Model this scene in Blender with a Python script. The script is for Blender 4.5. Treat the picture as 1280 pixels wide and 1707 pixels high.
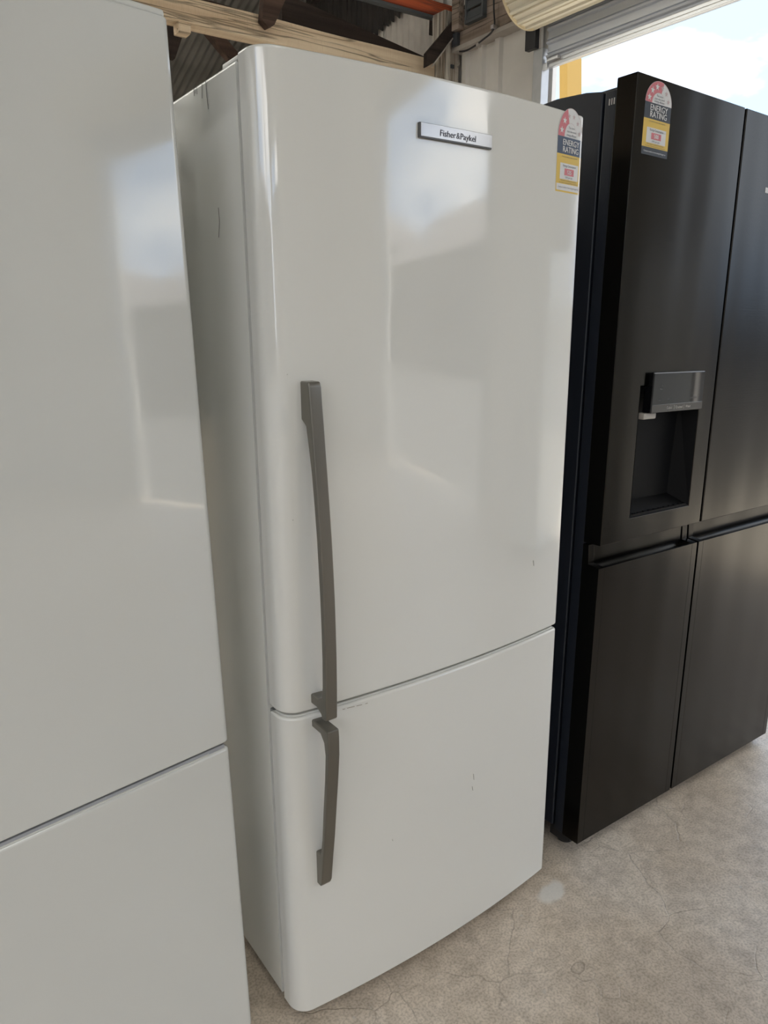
import bpy, bmesh, math, random
from mathutils import Vector, Matrix, noise
random.seed(7)
for o in list(bpy.data.objects): bpy.data.objects.remove(o)
scene = bpy.context.scene
COL = scene.collection

# ---------------------------------------------------------------- camera
RX = Vector((0.8104161628, -0.5858199932, -0.0063701337))
UP = Vector((0.1502432773, 0.1973105259, 0.9687597814))
FW = Vector((0.5662619541, 0.7860556545, -0.2479191549))
CAM = Vector((-0.530318, -1.093446, 1.346072))
FPX = 1228.43
cd = bpy.data.cameras.new('camera'); cam = bpy.data.objects.new('camera', cd); COL.objects.link(cam)
cd.sensor_fit = 'VERTICAL'; cd.sensor_height = 24.0; cd.lens = 24.0 * FPX / 1707.0
cd.clip_start = 0.05; cd.clip_end = 300
m3 = Matrix((RX, UP, -FW)).transposed()
cam.matrix_world = Matrix.Translation(CAM) @ m3.to_4x4()
scene.camera = cam

# ---------------------------------------------------------------- sky, sun, exposure
scene.view_settings.view_transform = 'Standard'
scene.view_settings.look = 'None'
scene.view_settings.gamma = 1.0
scene.view_settings.use_curve_mapping = False
scene.view_settings.exposure = 0.87
SKY = 1.8
world = bpy.data.worlds.new('sky'); scene.world = world; world.use_nodes = True
nt = world.node_tree; nt.nodes.clear()
def N(t, kind, **kw):
    n = t.nodes.new(kind)
    for k, v in kw.items(): setattr(n, k, v)
    return n
wo = N(nt, 'ShaderNodeOutputWorld'); bg = N(nt, 'ShaderNodeBackground'); bg.inputs['Strength'].default_value = SKY
tc = N(nt, 'ShaderNodeTexCoord'); mp = N(nt, 'ShaderNodeMapping'); mp.inputs['Scale'].default_value = (1, 1, 2.2)
mp.inputs['Location'].default_value = (3.3, 1.7, 0.4)
nz = N(nt, 'ShaderNodeTexNoise'); nz.inputs['Scale'].default_value = 2.1; nz.inputs['Detail'].default_value = 7; nz.inputs['Roughness'].default_value = .52
cr = N(nt, 'ShaderNodeValToRGB')
cr.color_ramp.elements[0].position = .44; cr.color_ramp.elements[0].color = (.27, .39, .58, 1)
cr.color_ramp.elements[1].position = .60; cr.color_ramp.elements[1].color = (1.0, .975, .94, 1)
e = cr.color_ramp.elements.new(.51); e.color = (.66, .73, .82, 1)
nt.links.new(tc.outputs['Generated'], mp.inputs['Vector']); nt.links.new(mp.outputs[0], nz.inputs['Vector'])
nt.links.new(nz.outputs['Fac'], cr.inputs[0]); nt.links.new(cr.outputs[0], bg.inputs['Color']); nt.links.new(bg.outputs[0], wo.inputs[0])
sd = bpy.data.lights.new('sun', 'SUN'); sd.energy = 8.0; sd.angle = math.radians(1.5); sd.color = (1, .93, .82)
sun = bpy.data.objects.new('sun', sd); COL.objects.link(sun)
el, az = math.radians(68), math.radians(84)      # above the horizon, from +X towards +Y
sun.rotation_euler = Vector((math.cos(el)*math.cos(az), math.cos(el)*math.sin(az), math.sin(el))).to_track_quat('Z', 'Y').to_euler()

# ---------------------------------------------------------------- materials
MATS = {}
def mat(name, color, rough=.5, metal=0., ior=1.5, noise_amt=0., noise_scale=5., bump=0., bump_scale=20., stretch=(1, 1, 1), coat=0., aniso=0.):
    if name in MATS: return MATS[name]
    m = bpy.data.materials.new(name); m.use_nodes = True; t = m.node_tree; b = t.nodes['Principled BSDF']
    b.inputs['Base Color'].default_value = (*color, 1); b.inputs['Roughness'].default_value = rough
    b.inputs['Metallic'].default_value = metal; b.inputs['IOR'].default_value = ior
    b.inputs['Coat Weight'].default_value = coat; b.inputs['Coat Roughness'].default_value = .04
    b.inputs['Anisotropic'].default_value = aniso
    if noise_amt or bump:
        tcn = N(t, 'ShaderNodeTexCoord'); mpn = N(t, 'ShaderNodeMapping'); mpn.inputs['Scale'].default_value = stretch
        t.links.new(tcn.outputs['Object'], mpn.inputs['Vector'])
    if noise_amt:
        n = N(t, 'ShaderNodeTexNoise'); n.inputs['Scale'].default_value = noise_scale; n.inputs['Detail'].default_value = 6
        t.links.new(mpn.outputs[0], n.inputs['Vector'])
        r = N(t, 'ShaderNodeValToRGB'); r.color_ramp.elements[0].position = .3; r.color_ramp.elements[1].position = .7
        r.color_ramp.elements[0].color = (*[max(0, c*(1-noise_amt)) for c in color], 1)
        r.color_ramp.elements[1].color = (*[min(1, c*(1+noise_amt)) for c in color], 1)
        t.links.new(n.outputs['Fac'], r.inputs[0]); t.links.new(r.outputs[0], b.inputs['Base Color'])
    if bump:
        n2 = N(t, 'ShaderNodeTexNoise'); n2.inputs['Scale'].default_value = bump_scale; n2.inputs['Detail'].default_value = 4
        t.links.new(mpn.outputs[0], n2.inputs['Vector'])
        bp = N(t, 'ShaderNodeBump'); bp.inputs['Strength'].default_value = bump; bp.inputs['Distance'].default_value = .01
        t.links.new(n2.outputs['Fac'], bp.inputs['Height']); t.links.new(bp.outputs[0], b.inputs['Normal'])
    MATS[name] = m; return m

def enamel(name, color, wave=.035, rough=.1):
    """glossy white baked enamel: soft large waviness, smears that only change the gloss"""
    m = mat(name, color, rough, 0, 2.0)
    t = m.node_tree; b = t.nodes['Principled BSDF']
    tcn = N(t, 'ShaderNodeTexCoord')
    n = N(t, 'ShaderNodeTexNoise'); n.inputs['Scale'].default_value = 5.5; n.inputs['Detail'].default_value = 1.5
    t.links.new(tcn.outputs['Object'], n.inputs['Vector'])
    bp = N(t, 'ShaderNodeBump'); bp.inputs['Strength'].default_value = wave; bp.inputs['Distance'].default_value = .02
    t.links.new(n.outputs['Fac'], bp.inputs['Height']); t.links.new(bp.outputs[0], b.inputs['Normal'])
    n3 = N(t, 'ShaderNodeTexNoise'); n3.inputs['Scale'].default_value = 9; n3.inputs['Detail'].default_value = 8; n3.inputs['Distortion'].default_value = 1.2
    t.links.new(tcn.outputs['Object'], n3.inputs['Vector'])
    mr = N(t, 'ShaderNodeMapRange'); mr.inputs[1].default_value = .35; mr.inputs[2].default_value = .75
    mr.inputs[3].default_value = rough*.7; mr.inputs[4].default_value = rough*2.2
    t.links.new(n3.outputs['Fac'], mr.inputs[0]); t.links.new(mr.outputs[0], b.inputs['Roughness'])
    return m
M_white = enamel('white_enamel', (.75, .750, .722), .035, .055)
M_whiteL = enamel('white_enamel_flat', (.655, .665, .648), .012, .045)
M_side = enamel('white_side_panel', (.78, .785, .755), .012, .08)
M_trimw = mat('white_plastic', (.66, .66, .63), .3)
M_groove = mat('grey_groove', (.36, .37, .40), .4)
M_gasket = mat('grey_gasket', (.22, .23, .23), .6)
M_dark = mat('black_plastic', (.012, .012, .014), .35)
M_darkgloss = mat('black_glass', (.006, .006, .007), .04, 0, 1.45)
M_rub = mat('black_rubber', (.02, .02, .02), .7)
M_hand = mat('grey_handle_metal', (.20, .188, .165), .30, .75)
M_blackside = mat('black_painted_side', (.010, .013, .022), .38, 0, 1.5, bump=.05, bump_scale=300)
M_chip = mat('bare_chip', (.25, .22, .18), .7)
M_scr = mat('scratch_dark', (.10, .10, .095), .6)

def brushed(name, color, rough):
    m = mat(name, color, rough, 1.0)
    t = m.node_tree; b = t.nodes['Principled BSDF']
    tcn = N(t, 'ShaderNodeTexCoord'); mpn = N(t, 'ShaderNodeMapping'); mpn.inputs['Scale'].default_value = (3, 3, 420)
    n = N(t, 'ShaderNodeTexNoise'); n.inputs['Scale'].default_value = 1; n.inputs['Detail'].default_value = 2
    t.links.new(tcn.outputs['Object'], mpn.inputs[0]); t.links.new(mpn.outputs[0], n.inputs['Vector'])
    bp = N(t, 'ShaderNodeBump'); bp.inputs['Strength'].default_value = .10; bp.inputs['Distance'].default_value = .0006
    t.links.new(n.outputs['Fac'], bp.inputs['Height'])
    n2 = N(t, 'ShaderNodeTexNoise'); n2.inputs['Scale'].default_value = 3.2; n2.inputs['Detail'].default_value = 1
    mp2 = N(t, 'ShaderNodeMapping'); mp2.inputs['Scale'].default_value = (1.9, 1, .22)
    t.links.new(tcn.outputs['Object'], mp2.inputs[0]); t.links.new(mp2.outputs[0], n2.inputs['Vector'])
    bp2 = N(t, 'ShaderNodeBump'); bp2.inputs['Strength'].default_value = .22; bp2.inputs['Distance'].default_value = .014
    t.links.new(n2.outputs['Fac'], bp2.inputs['Height']); t.links.new(bp.outputs[0], bp2.inputs['Normal'])
    t.links.new(bp2.outputs[0], b.inputs['Normal'])
    b.inputs['Anisotropic'].default_value = .75; b.inputs['Anisotropic Rotation'].default_value = .25
    tg = N(t, 'ShaderNodeTangent'); tg.direction_type = 'RADIAL'; tg.axis = 'Z'
    t.links.new(tg.outputs[0], b.inputs['Tangent'])
    return m
M_steel = brushed('black_brushed_steel', (.031, .028, .024), .20)

def timber(name, ca, cb, bump=.6, axis=0, crack=(.03, .02, .012), crackw=.02, scale=1.0):
    m = bpy.data.materials.new(name); m.use_nodes = True; t = m.node_tree; b = t.nodes['Principled BSDF']
    b.inputs['Roughness'].default_value = .85
    tcn = N(t, 'ShaderNodeTexCoord'); mpn = N(t, 'ShaderNodeMapping')
    s = [14*scale]*3; s[axis] = .45*scale; mpn.inputs['Scale'].default_value = s
    t.links.new(tcn.outputs['Object'], mpn.inputs[0])
    n = N(t, 'ShaderNodeTexNoise'); n.inputs['Scale'].default_value = 1.6; n.inputs['Detail'].default_value = 8; n.inputs['Distortion'].default_value = .2
    t.links.new(mpn.outputs[0], n.inputs['Vector'])
    r = N(t, 'ShaderNodeValToRGB'); r.color_ramp.elements[0].position = .34; r.color_ramp.elements[1].position = .62
    r.color_ramp.elements[0].color = (*ca, 1); r.color_ramp.elements[1].color = (*cb, 1)
    t.links.new(n.outputs['Fac'], r.inputs[0])
    n2 = N(t, 'ShaderNodeTexNoise'); n2.inputs['Scale'].default_value = 1.1; n2.inputs['Detail'].default_value = 3; n2.inputs['Distortion'].default_value = .25
    t.links.new(mpn.outputs[0], n2.inputs['Vector'])
    a = N(t, 'ShaderNodeMath', operation='SUBTRACT'); a.inputs[1].default_value = .5; t.links.new(n2.outputs['Fac'], a.inputs[0])
    ab = N(t, 'ShaderNodeMath', operation='ABSOLUTE'); t.links.new(a.outputs[0], ab.inputs[0])
    lt = N(t, 'ShaderNodeMapRange'); lt.inputs[1].default_value = 0; lt.inputs[2].default_value = crackw; lt.inputs[3].default_value = 1; lt.inputs[4].default_value = 0
    t.links.new(ab.outputs[0], lt.inputs[0])
    mx = N(t, 'ShaderNodeMixRGB'); mx.inputs[2].default_value = (*crack, 1)
    ml = N(t, 'ShaderNodeMath', operation='MULTIPLY'); ml.inputs[1].default_value = .6; t.links.new(lt.outputs[0], ml.inputs[0])
    t.links.new(ml.outputs[0], mx.inputs[0]); t.links.new(r.outputs[0], mx.inputs[1]); t.links.new(mx.outputs[0], b.inputs['Base Color'])
    # adze ripple across the grain
    wv = N(t, 'ShaderNodeTexNoise'); wv.inputs['Scale'].default_value = 30; wv.inputs['Detail'].default_value = 3
    mp3 = N(t, 'ShaderNodeMapping'); s3 = [.35]*3; s3[axis] = 2.4; mp3.inputs['Scale'].default_value = s3
    t.links.new(tcn.outputs['Object'], mp3.inputs[0]); t.links.new(mp3.outputs[0], wv.inputs['Vector'])
    sb = N(t, 'ShaderNodeMath', operation='SUBTRACT'); t.links.new(wv.outputs['Fac'], sb.inputs[0]); t.links.new(lt.outputs[0], sb.inputs[1])
    bp = N(t, 'ShaderNodeBump'); bp.inputs['Strength'].default_value = bump; bp.inputs['Distance'].default_value = .012
    t.links.new(sb.outputs[0], bp.inputs['Height']); t.links.new(bp.outputs[0], b.inputs['Normal'])
    return m
M_beam = timber('limewashed_timber', (.66, .50, .34), (.84, .70, .52))
M_post = timber('flaking_white_timber', (.24, .18, .13), (.80, .76, .68), axis=2)
M_plate = timber('bare_brown_timber', (.24, .19, .15), (.40, .32, .27), axis=1)
M_darkw = timber('dark_timber', (.018, .012, .010), (.05, .034, .028), .4)
M_brownw = timber('brown_timber', (.05, .028, .02), (.10, .06, .045), .4)
M_redw = timber('red_painted_timber', (.30, .055, .025), (.62, .13, .05), .3, crack=(.12, .06, .05))
M_pale = mat('pale_painted_strip', (.50, .46, .42), .6, noise_amt=.15)
M_galv = mat('galvanised_steel', (.45, .46, .47), .42, .6, noise_amt=.12, noise_scale=8)
M_wall = mat('painted_wall_sheet', (.82, .80, .77), .5, noise_amt=.06, noise_scale=4)
M_roof = mat('weathered_roof_iron', (.22, .215, .205), .6, .1, noise_amt=.25, noise_scale=3)
M_rooff = mat('galvanised_roof_iron', (.42, .42, .40), .5, .1, noise_amt=.15, noise_scale=3)
M_paleiron = mat('pale_corrugated_iron', (.66, .62, .58), .6, noise_amt=.12, noise_scale=6)  # pale colour of the lower side wall sheets
M_darkiron = mat('dark_corrugated_iron', (.035, .03, .028), .7, noise_amt=.3, noise_scale=6)  # much darker colour for the upper sheets and back wall
M_curtain = mat('roller_door_sheet', (.66, .70, .78), .38, .1)
M_drum = mat('warm_lit_roller_sheet', (.78, .73, .61), .45)  # warm bounce from below painted into the rolled sheet's colour
M_hoop = mat('cream_hoop', (.72, .62, .42), .5)
M_alu = mat('aluminium', (.62, .63, .65), .3, .9)
M_blue = mat('dark_grey_steel', (.06, .065, .075), .55)
M_louv = mat('grey_louvre', (.10, .11, .12), .55)
M_yellow = mat('yellow_paint', (.50, .30, .06), .6)
M_cable = mat('black_cable', (.03, .03, .035), .5)
M_mottle = mat('mottled_pale_stone', (.42, .40, .36), .9, noise_amt=.75, noise_scale=55, bump=.8, bump_scale=60)

def floor_mat():
    m = bpy.data.materials.new('worn_concrete'); m.use_nodes = True; t = m.node_tree; b = t.nodes['Principled BSDF']; L = t.links.new
    tcn = N(t, 'ShaderNodeTexCoord')
    def noi(s, d, dist=0): 
        n = N(t, 'ShaderNodeTexNoise'); n.inputs['Scale'].default_value = s; n.inputs['Detail'].default_value = d; n.inputs['Distortion'].default_value = dist
        L(tcn.outputs['Object'], n.inputs['Vector']); return n
    def ramp(src, stops):
        r = N(t, 'ShaderNodeValToRGB')
        while len(r.color_ramp.elements) < len(stops): r.color_ramp.elements.new(.5)
        for el_, (p, c) in zip(r.color_ramp.elements, stops): el_.position = p; el_.color = (*c, 1)
        L(src, r.inputs[0]); return r
    def mix(f, a, b_, mode='MIX'):
        x = N(t, 'ShaderNodeMixRGB', blend_type=mode)
        if isinstance(f, float): x.inputs[0].default_value = f
        else: L(f, x.inputs[0])
        for i, v in ((1, a), (2, b_)):
            if isinstance(v, tuple): x.inputs[i].default_value = (*v, 1)
            else: L(v, x.inputs[i])
        return x.outputs[0]
    med = ramp(noi(28, 9, .3).outputs['Fac'], [(.40, (.80, .79, .775)), (.58, (1, 1, 1)), (.75, (1, 1, 1))])
    big = ramp(noi(1.7, 5, .6).outputs['Fac'], [(.32, (.57, .48, .39)), (.5, (.67, .575, .475)), (.68, (.74, .66, .575))])
    mid = ramp(noi(9, 9, .9).outputs['Fac'], [(.36, (.87, .865, .86)), (.5, (1, 1, 1)), (.66, (1.0, 1.0, .99))])
    fine = ramp(noi(190, 8).outputs['Fac'], [(.38, (.70, .69, .67)), (.56, (1, 1, 1)), (.72, (1, 1, 1))])
    c = mix(1.0, big.outputs[0], mid.outputs[0], 'MULTIPLY'); c = mix(.9, c, fine.outputs[0], 'MULTIPLY'); c = mix(.8, c, med.outputs[0], 'MULTIPLY')
    # hairlines
    def lines(scale, width, off, maskscale, lo):
        mp_ = N(t, 'ShaderNodeMapping'); mp_.inputs['Location'].default_value = off; mp_.inputs['Rotation'].default_value = (0, 0, off[0])
        nn = noi(4, 4); mx_ = N(t, 'ShaderNodeMixRGB'); mx_.inputs[0].default_value = .12
        L(tcn.outputs['Object'], mx_.inputs[1]); L(nn.outputs['Color'], mx_.inputs[2]); L(mx_.outputs[0], mp_.inputs[0])
        v = N(t, 'ShaderNodeTexVoronoi', feature='DISTANCE_TO_EDGE'); v.inputs['Scale'].default_value = scale; L(mp_.outputs[0], v.inputs['Vector'])
        r_ = N(t, 'ShaderNodeMapRange'); r_.inputs[1].default_value = 0; r_.inputs[2].default_value = width; r_.inputs[3].default_value = 1; r_.inputs[4].default_value = 0
        L(v.outputs['Distance'], r_.inputs[0])
        k = ramp(noi(maskscale, 2).outputs['Fac'], [(lo, (0, 0, 0)), (lo+.06, (1, 1, 1))])
        q = N(t, 'ShaderNodeMath', operation='MULTIPLY'); L(r_.outputs[0], q.inputs[0]); L(k.outputs[0], q.inputs[1]); return q.outputs[0]
    l1 = lines(6, .010, (1.3, .2, 0), 3.1, .52); l2 = lines(15, .016, (2.1, .7, 0), 5.7, .56)
    s1 = N(t, 'ShaderNodeMath', operation='MULTIPLY'); s1.inputs[1].default_value = .28; L(l1, s1.inputs[0])
    s2 = N(t, 'ShaderNodeMath', operation='MULTIPLY'); s2.inputs[1].default_value = .16; L(l2, s2.inputs[0])
    c = mix(s1.outputs[0], c, (.13, .10, .08)); c = mix(s2.outputs[0], c, (.16, .13, .10))
    # paler flecks
    fl = ramp(noi(38, 3, .4).outputs['Fac'], [(.69, (0, 0, 0)), (.75, (1, 1, 1))]); c = mix(fl.outputs[0], c, (.50, .46, .41))
    # spill patches with a shape of their own (position x, y, radii)
    def patch(cx, cy, rx, ry, col, edge, ang=0., ringw=None, amt=.8):
        nonlocal c
        nn = noi(16, 3); mx_ = N(t, 'ShaderNodeMixRGB'); mx_.inputs[0].default_value = .035
        L(tcn.outputs['Object'], mx_.inputs[1]); L(nn.outputs['Color'], mx_.inputs[2])
        mp_ = N(t, 'ShaderNodeMapping', vector_type='TEXTURE'); mp_.inputs['Location'].default_value = (cx*.965+.0175, cy*.965+.0175, 0.0175); mp_.inputs['Rotation'].default_value = (0, 0, ang); mp_.inputs['Scale'].default_value = (rx, ry, 1)
        L(mx_.outputs[0], mp_.inputs[0])
        ln = N(t, 'ShaderNodeVectorMath', operation='LENGTH'); L(mp_.outputs[0], ln.inputs[0])
        r_ = N(t, 'ShaderNodeValToRGB'); els = r_.color_ramp.elements
        if ringw:
            els[0].position = 1-ringw; els[0].color = (.25, .25, .25, 1); els[1].position = 1.0; els[1].color = (1, 1, 1, 1)
            x = els.new(.9999 if False else min(.999, 1-ringw*.4)); x.color = (1, 1, 1, 1)
            sc_ = N(t, 'ShaderNodeMath', operation='MULTIPLY'); sc_.inputs[1].default_value = 1; L(ln.outputs['Value'], sc_.inputs[0]); L(sc_.outputs[0], r_.inputs[0])
            lt_ = N(t, 'ShaderNodeMath', operation='LESS_THAN'); lt_.inputs[1].default_value = 1.0; L(ln.outputs['Value'], lt_.inputs[0])
            mm = N(t, 'ShaderNodeMath', operation='MULTIPLY'); L(r_.outputs[0], mm.inputs[0]); L(lt_.outputs[0], mm.inputs[1]); fac = mm.outputs[0]
        else:
            els[0].position = 1-edge; els[0].color = (1, 1, 1, 1); els[1].position = 1.0; els[1].color = (0, 0, 0, 1)
            L(ln.outputs['Value'], r_.inputs[0]); fac = r_.outputs[0]
        a_ = N(t, 'ShaderNodeMath', operation='MULTIPLY'); a_.inputs[1].default_value = amt; L(fac, a_.inputs[0])
        c = mix(a_.outputs[0], c, col)
    patch(.680, -.105, .050, .028, (.72, .70, .66), .35, .25, amt=.8)
    patch(.560, -.285, .020, .011, (.17, .13, .10), .3, -.2, ringw=.3, amt=.5)
    L(c, b.inputs['Base Color'])
    rr = ramp(noi(3.5, 6).outputs['Fac'], [(.3, (.33, .33, .33)), (.7, (.52, .52, .52))]); L(rr.outputs[0], b.inputs['Roughness'])
    bp = N(t, 'ShaderNodeBump'); bp.inputs['Strength'].default_value = .35; bp.inputs['Distance'].default_value = .004
    ad = N(t, 'ShaderNodeMath', operation='SUBTRACT'); nf = noi(60, 6); L(nf.outputs['Fac'], ad.inputs[0]); L(l1, ad.inputs[1]); L(ad.outputs[0], bp.inputs['Height'])
    L(bp.outputs[0], b.inputs['Normal'])
    return m
M_floor = floor_mat()
M_asph = mat('outdoor_asphalt', (.065, .065, .065), .9, noise_amt=.2, noise_scale=2)
M_yard = mat('outdoor_concrete', (.46, .43, .37), .8, noise_amt=.15, noise_scale=2)

# ---------------------------------------------------------------- helpers
def link(name, mesh, material, parent=None):
    o = bpy.data.objects.new(name, mesh); COL.objects.link(o)
    if material is not None and len(mesh.materials) == 0: mesh.materials.append(material)
    if parent is not None: o.parent = parent
    return o
def obj(name, bm, material, parent=None, smooth=None, bevel=0., seg=2, recalc=True):
    if recalc: bmesh.ops.recalc_face_normals(bm, faces=bm.faces)
    me = bpy.data.meshes.new(name); 
    if bevel:
        bmesh.ops.bevel(bm, geom=[e_ for e_ in bm.edges if e_.is_manifold and e_.calc_face_angle(0) > math.radians(35)], offset=bevel, segments=seg, profile=.5, affect='EDGES', clamp_overlap=True)
    bm.to_mesh(me); bm.free()
    if smooth or bevel:
        for p in me.polygons: p.use_smooth = True
        me.set_sharp_from_angle(angle=math.radians(smooth or 38))
    o = link(name, me, material, parent)
    if smooth or bevel:
        w = o.modifiers.new('weighted_normal', 'WEIGHTED_NORMAL'); w.keep_sharp = True; w.weight = 80
    return o
def box(bm, x0, x1, y0, y1, z0, z1, mi=0):
    vs = [bm.verts.new((x, y, z)) for x in (x0, x1) for y in (y0, y1) for z in (z0, z1)]
    for f in ((0, 1, 3, 2), (4, 6, 7, 5), (0, 4, 5, 1), (2, 3, 7, 6), (0, 2, 6, 4), (1, 5, 7, 3)):
        fc = bm.faces.new([vs[i] for i in f]); fc.material_index = mi
    return vs
def bx(name, dims, material, parent=None, bevel=.002, seg=2):
    bm = bmesh.new(); box(bm, *dims); return obj(name, bm, material, parent, bevel=bevel, seg=seg)
def empty(name, loc=(0, 0, 0), label=None, cat=None, group=None, kind=None):
    o = bpy.data.objects.new(name, None); COL.objects.link(o); o.location = loc; o.empty_display_size = .05
    return tag(o, label, cat, group, kind)
def tag(o, label=None, cat=None, group=None, kind=None):
    if label: o['label'] = label
    if cat: o['category'] = cat
    if group: o['group'] = group
    if kind: o['kind'] = kind
    return o
def poly_extrude_x(bm, yz, x0, x1):
    a = [bm.verts.new((x0, y, z)) for y, z in yz]; b = [bm.verts.new((x1, y, z)) for y, z in yz]
    bm.faces.new(a); bm.faces.new(b[::-1])
    n = len(a)
    for i in range(n): bm.faces.new((a[i], b[i], b[(i+1) % n], a[(i+1) % n]))
def beam_between(bm, p, q, w, h, up=(0, 0, 1)):
    """rectangular member from p to q, w across, h along `up`"""
    p = Vector(p); q = Vector(q); d = (q-p).normalized(); s = d.cross(Vector(up)).normalized(); u = s.cross(d)
    vs = []
    for c in (p, q):
        for a, b in ((-1, -1), (1, -1), (1, 1), (-1, 1)): vs.append(bm.verts.new(c + s*a*w/2 + u*b*h/2))
    for f in ((3, 2, 1, 0), (4, 5, 6, 7), (0, 1, 5, 4), (1, 2, 6, 5), (2, 3, 7, 6), (3, 0, 4, 7)): bm.faces.new([vs[i] for i in f])
def tube(bm, pts, r, n=10):
    pts = [Vector(p) for p in pts]; rings = []
    for i, p in enumerate(pts):
        d = (pts[min(i+1, len(pts)-1)] - pts[max(i-1, 0)]).normalized()
        s = d.cross(Vector((.31, .2, .93))).normalized(); u = s.cross(d)
        rings.append([bm.verts.new(p + r*(math.cos(a)*s + math.sin(a)*u)) for a in [2*math.pi*k/n for k in range(n)]])
    for a, b in zip(rings, rings[1:]):
        for k in range(n): bm.faces.new((a[k], a[(k+1) % n], b[(k+1) % n], b[k]))
    bm.faces.new(rings[0][::-1]); bm.faces.new(rings[-1])
def inset_poly(pts, d):
    n = len(pts); out = []
    for i in range(n):
        p0 = Vector(pts[i-1]); p1 = Vector(pts[i]); p2 = Vector(pts[(i+1) % n])
        a = (p1-p0).normalized(); b = (p2-p1).normalized()
        na = Vector((-a.y, a.x)); nb = Vector((-b.y, b.x)); m = (na+nb)
        m = m.normalized() if m.length > 1e-6 else na
        k = d/max(.35, m.dot(na)); out.append((p1.x+m.x*k, p1.y+m.y*k))
    return out
def loft(bm, pts, z0, z1, r=.004, seg=4):
    """closed plan outline (counter-clockwise) raised z0..z1 with rounded rims"""
    rings = []
    lv = [(z0 + r*(1-math.cos(t*math.pi/2)), r*(1-math.sin(t*math.pi/2))) for t in [k/seg for k in range(seg+1)]]
    lv += [(z1 - r*(1-math.sin(t*math.pi/2)), r*(1-math.cos(t*math.pi/2))) for t in [k/seg for k in range(seg+1)]]
    for z, i in lv:
        q = inset_poly(pts, i) if i > 1e-7 else pts
        rings.append([bm.verts.new((x, y, z)) for x, y in q])
    n = len(pts)
    for a, b in zip(rings, rings[1:]):
        for k in range(n): bm.faces.new((a[k], a[(k+1) % n], b[(k+1) % n], b[k]))
    bm.faces.new(rings[0][::-1]); bm.faces.new(rings[-1])
def corrugated(name, o, du, dn, width, ends, material, parent, pitch=.076, amp=.009, shape='sine', thick=True):
    """sheet: starts at o, corrugations spread along du (unit), depth along dn, the rib direction runs o -> o+ends"""
    o = Vector(o); du = Vector(du); dn = Vector(dn); ends = Vector(ends); bm = bmesh.new()
    if shape == 'sine':
        n = max(2, int(round(width/pitch*8))); prof_ = [(i*width/n, amp*math.sin(2*math.pi*i*width/n/pitch)) for i in range(n+1)]
    else:
        prof_ = []; x = 0; fr = [(0, 0), (.50, 0), (.58, 1), (.84, 1), (.92, 0)]
        k = 0
        while k*pitch < width:
            for a, b in fr:
                if k*pitch + a*pitch <= width: prof_.append((k*pitch+a*pitch, b*amp))
            k += 1
        prof_.append((width, 0))
    A = []
    for off in ((0, .0012) if thick else (0,)):
        A.append(([bm.verts.new(o+du*x+dn*(y-off)) for x, y in prof_], [bm.verts.new(o+ends+du*x+dn*(y-off)) for x, y in prof_]))
    for lo, hi in A:
        for i in range(len(lo)-1): bm.faces.new((lo[i], lo[i+1], hi[i+1], hi[i]))
    if thick:
        (l0, h0), (l1, h1) = A
        for i in range(len(l0)-1):
            bm.faces.new((l0[i], l1[i], l1[i+1], l0[i+1])); bm.faces.new((h0[i], h0[i+1], h1[i+1], h1[i]))
        bm.faces.new((l0[0], h0[0], h1[0], l1[0])); bm.faces.new((l0[-1], l1[-1], h1[-1], h0[-1]))
    return obj(name, bm, material, parent, smooth=(50 if shape == 'sine' else None), recalc=thick)

# =================================================================== SETTING
XW = 3.5
bm = bmesh.new(); box(bm, -5, XW+.02, -8, 9.6, -.12, 0); tag(obj('floor', bm, M_floor), kind='structure', label='worn grey brown concrete floor')
bm = bmesh.new(); box(bm, XW+.02, 60, -50, 50, -.2, -.03); tag(obj('yard_ground', bm, M_asph), kind='structure', label='asphalt yard outside the roller doors')
bm = bmesh.new(); box(bm, XW+.02, 7.5, -2.0, 6, -.03, -.01); tag(obj('apron_slab', bm, M_yard), kind='structure', label='pale concrete apron outside the nearer roller door')
bm = bmesh.new(); box(bm, -40, XW+.02, -50, -8.02, -.2, -.03); tag(obj('yard_ground', bm, M_asph), kind='structure', label='asphalt yard in front of the shed')

# right wall: sheet cladding round two roller door openings
wr = empty('wall_right', (XW, 0, 0), kind='structure', label='grey metal clad side wall with roller door openings')
wr.location = (0, 0, 0)
bm = bmesh.new()
OP1 = (-1.55, 2.62); OP2 = (-5.75, -3.0); OPT = 3.02; OPT2 = 3.30
for y0, y1, z0, z1 in ((-8, OP2[0], 0, 7.2), (OP2[0], OP2[1], OPT2+.05, 7.2), (OP2[1], OP1[0], 0, 7.2), (OP1[0], OP1[1], OPT+.05, 7.2)):
    box(bm, XW+.03, XW+.07, y0, y1, z0, z1)
box(bm, XW+.03, XW+.07, OP1[1], 3.52, 0, 7.2); box(bm, XW+.03, XW+.07, 3.52, 9.5, 0, 6.5)
obj('wall_backing', bm, M_wall, wr)
yy = 3.50
corrugated('ribbed_sheet', (XW, 2.97, 0), (0, 1, 0), (-1, 0, 0), .51, (0, 0, 3.25), M_wall, wr, pitch=.17, amp=.028, shape='trap')
bx('flat_sheet', (XW-.004, XW+.02, 2.705, 2.97, 0, 3.25), M_wall, wr, .001)
for k in range(2): corrugated('ribbed_sheet', (XW, OP2[1]+.02+k*.7, 0), (0, 1, 0), (-1, 0, 0), .69, (0, 0, 5.2), M_wall, wr, pitch=.17, amp=.028, shape='trap')
for k in range(3): corrugated('ribbed_sheet', (XW, -7.9+k*.7, 0), (0, 1, 0), (-1, 0, 0), .69, (0, 0, 5.2), M_wall, wr, pitch=.17, amp=.028, shape='trap')
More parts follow.
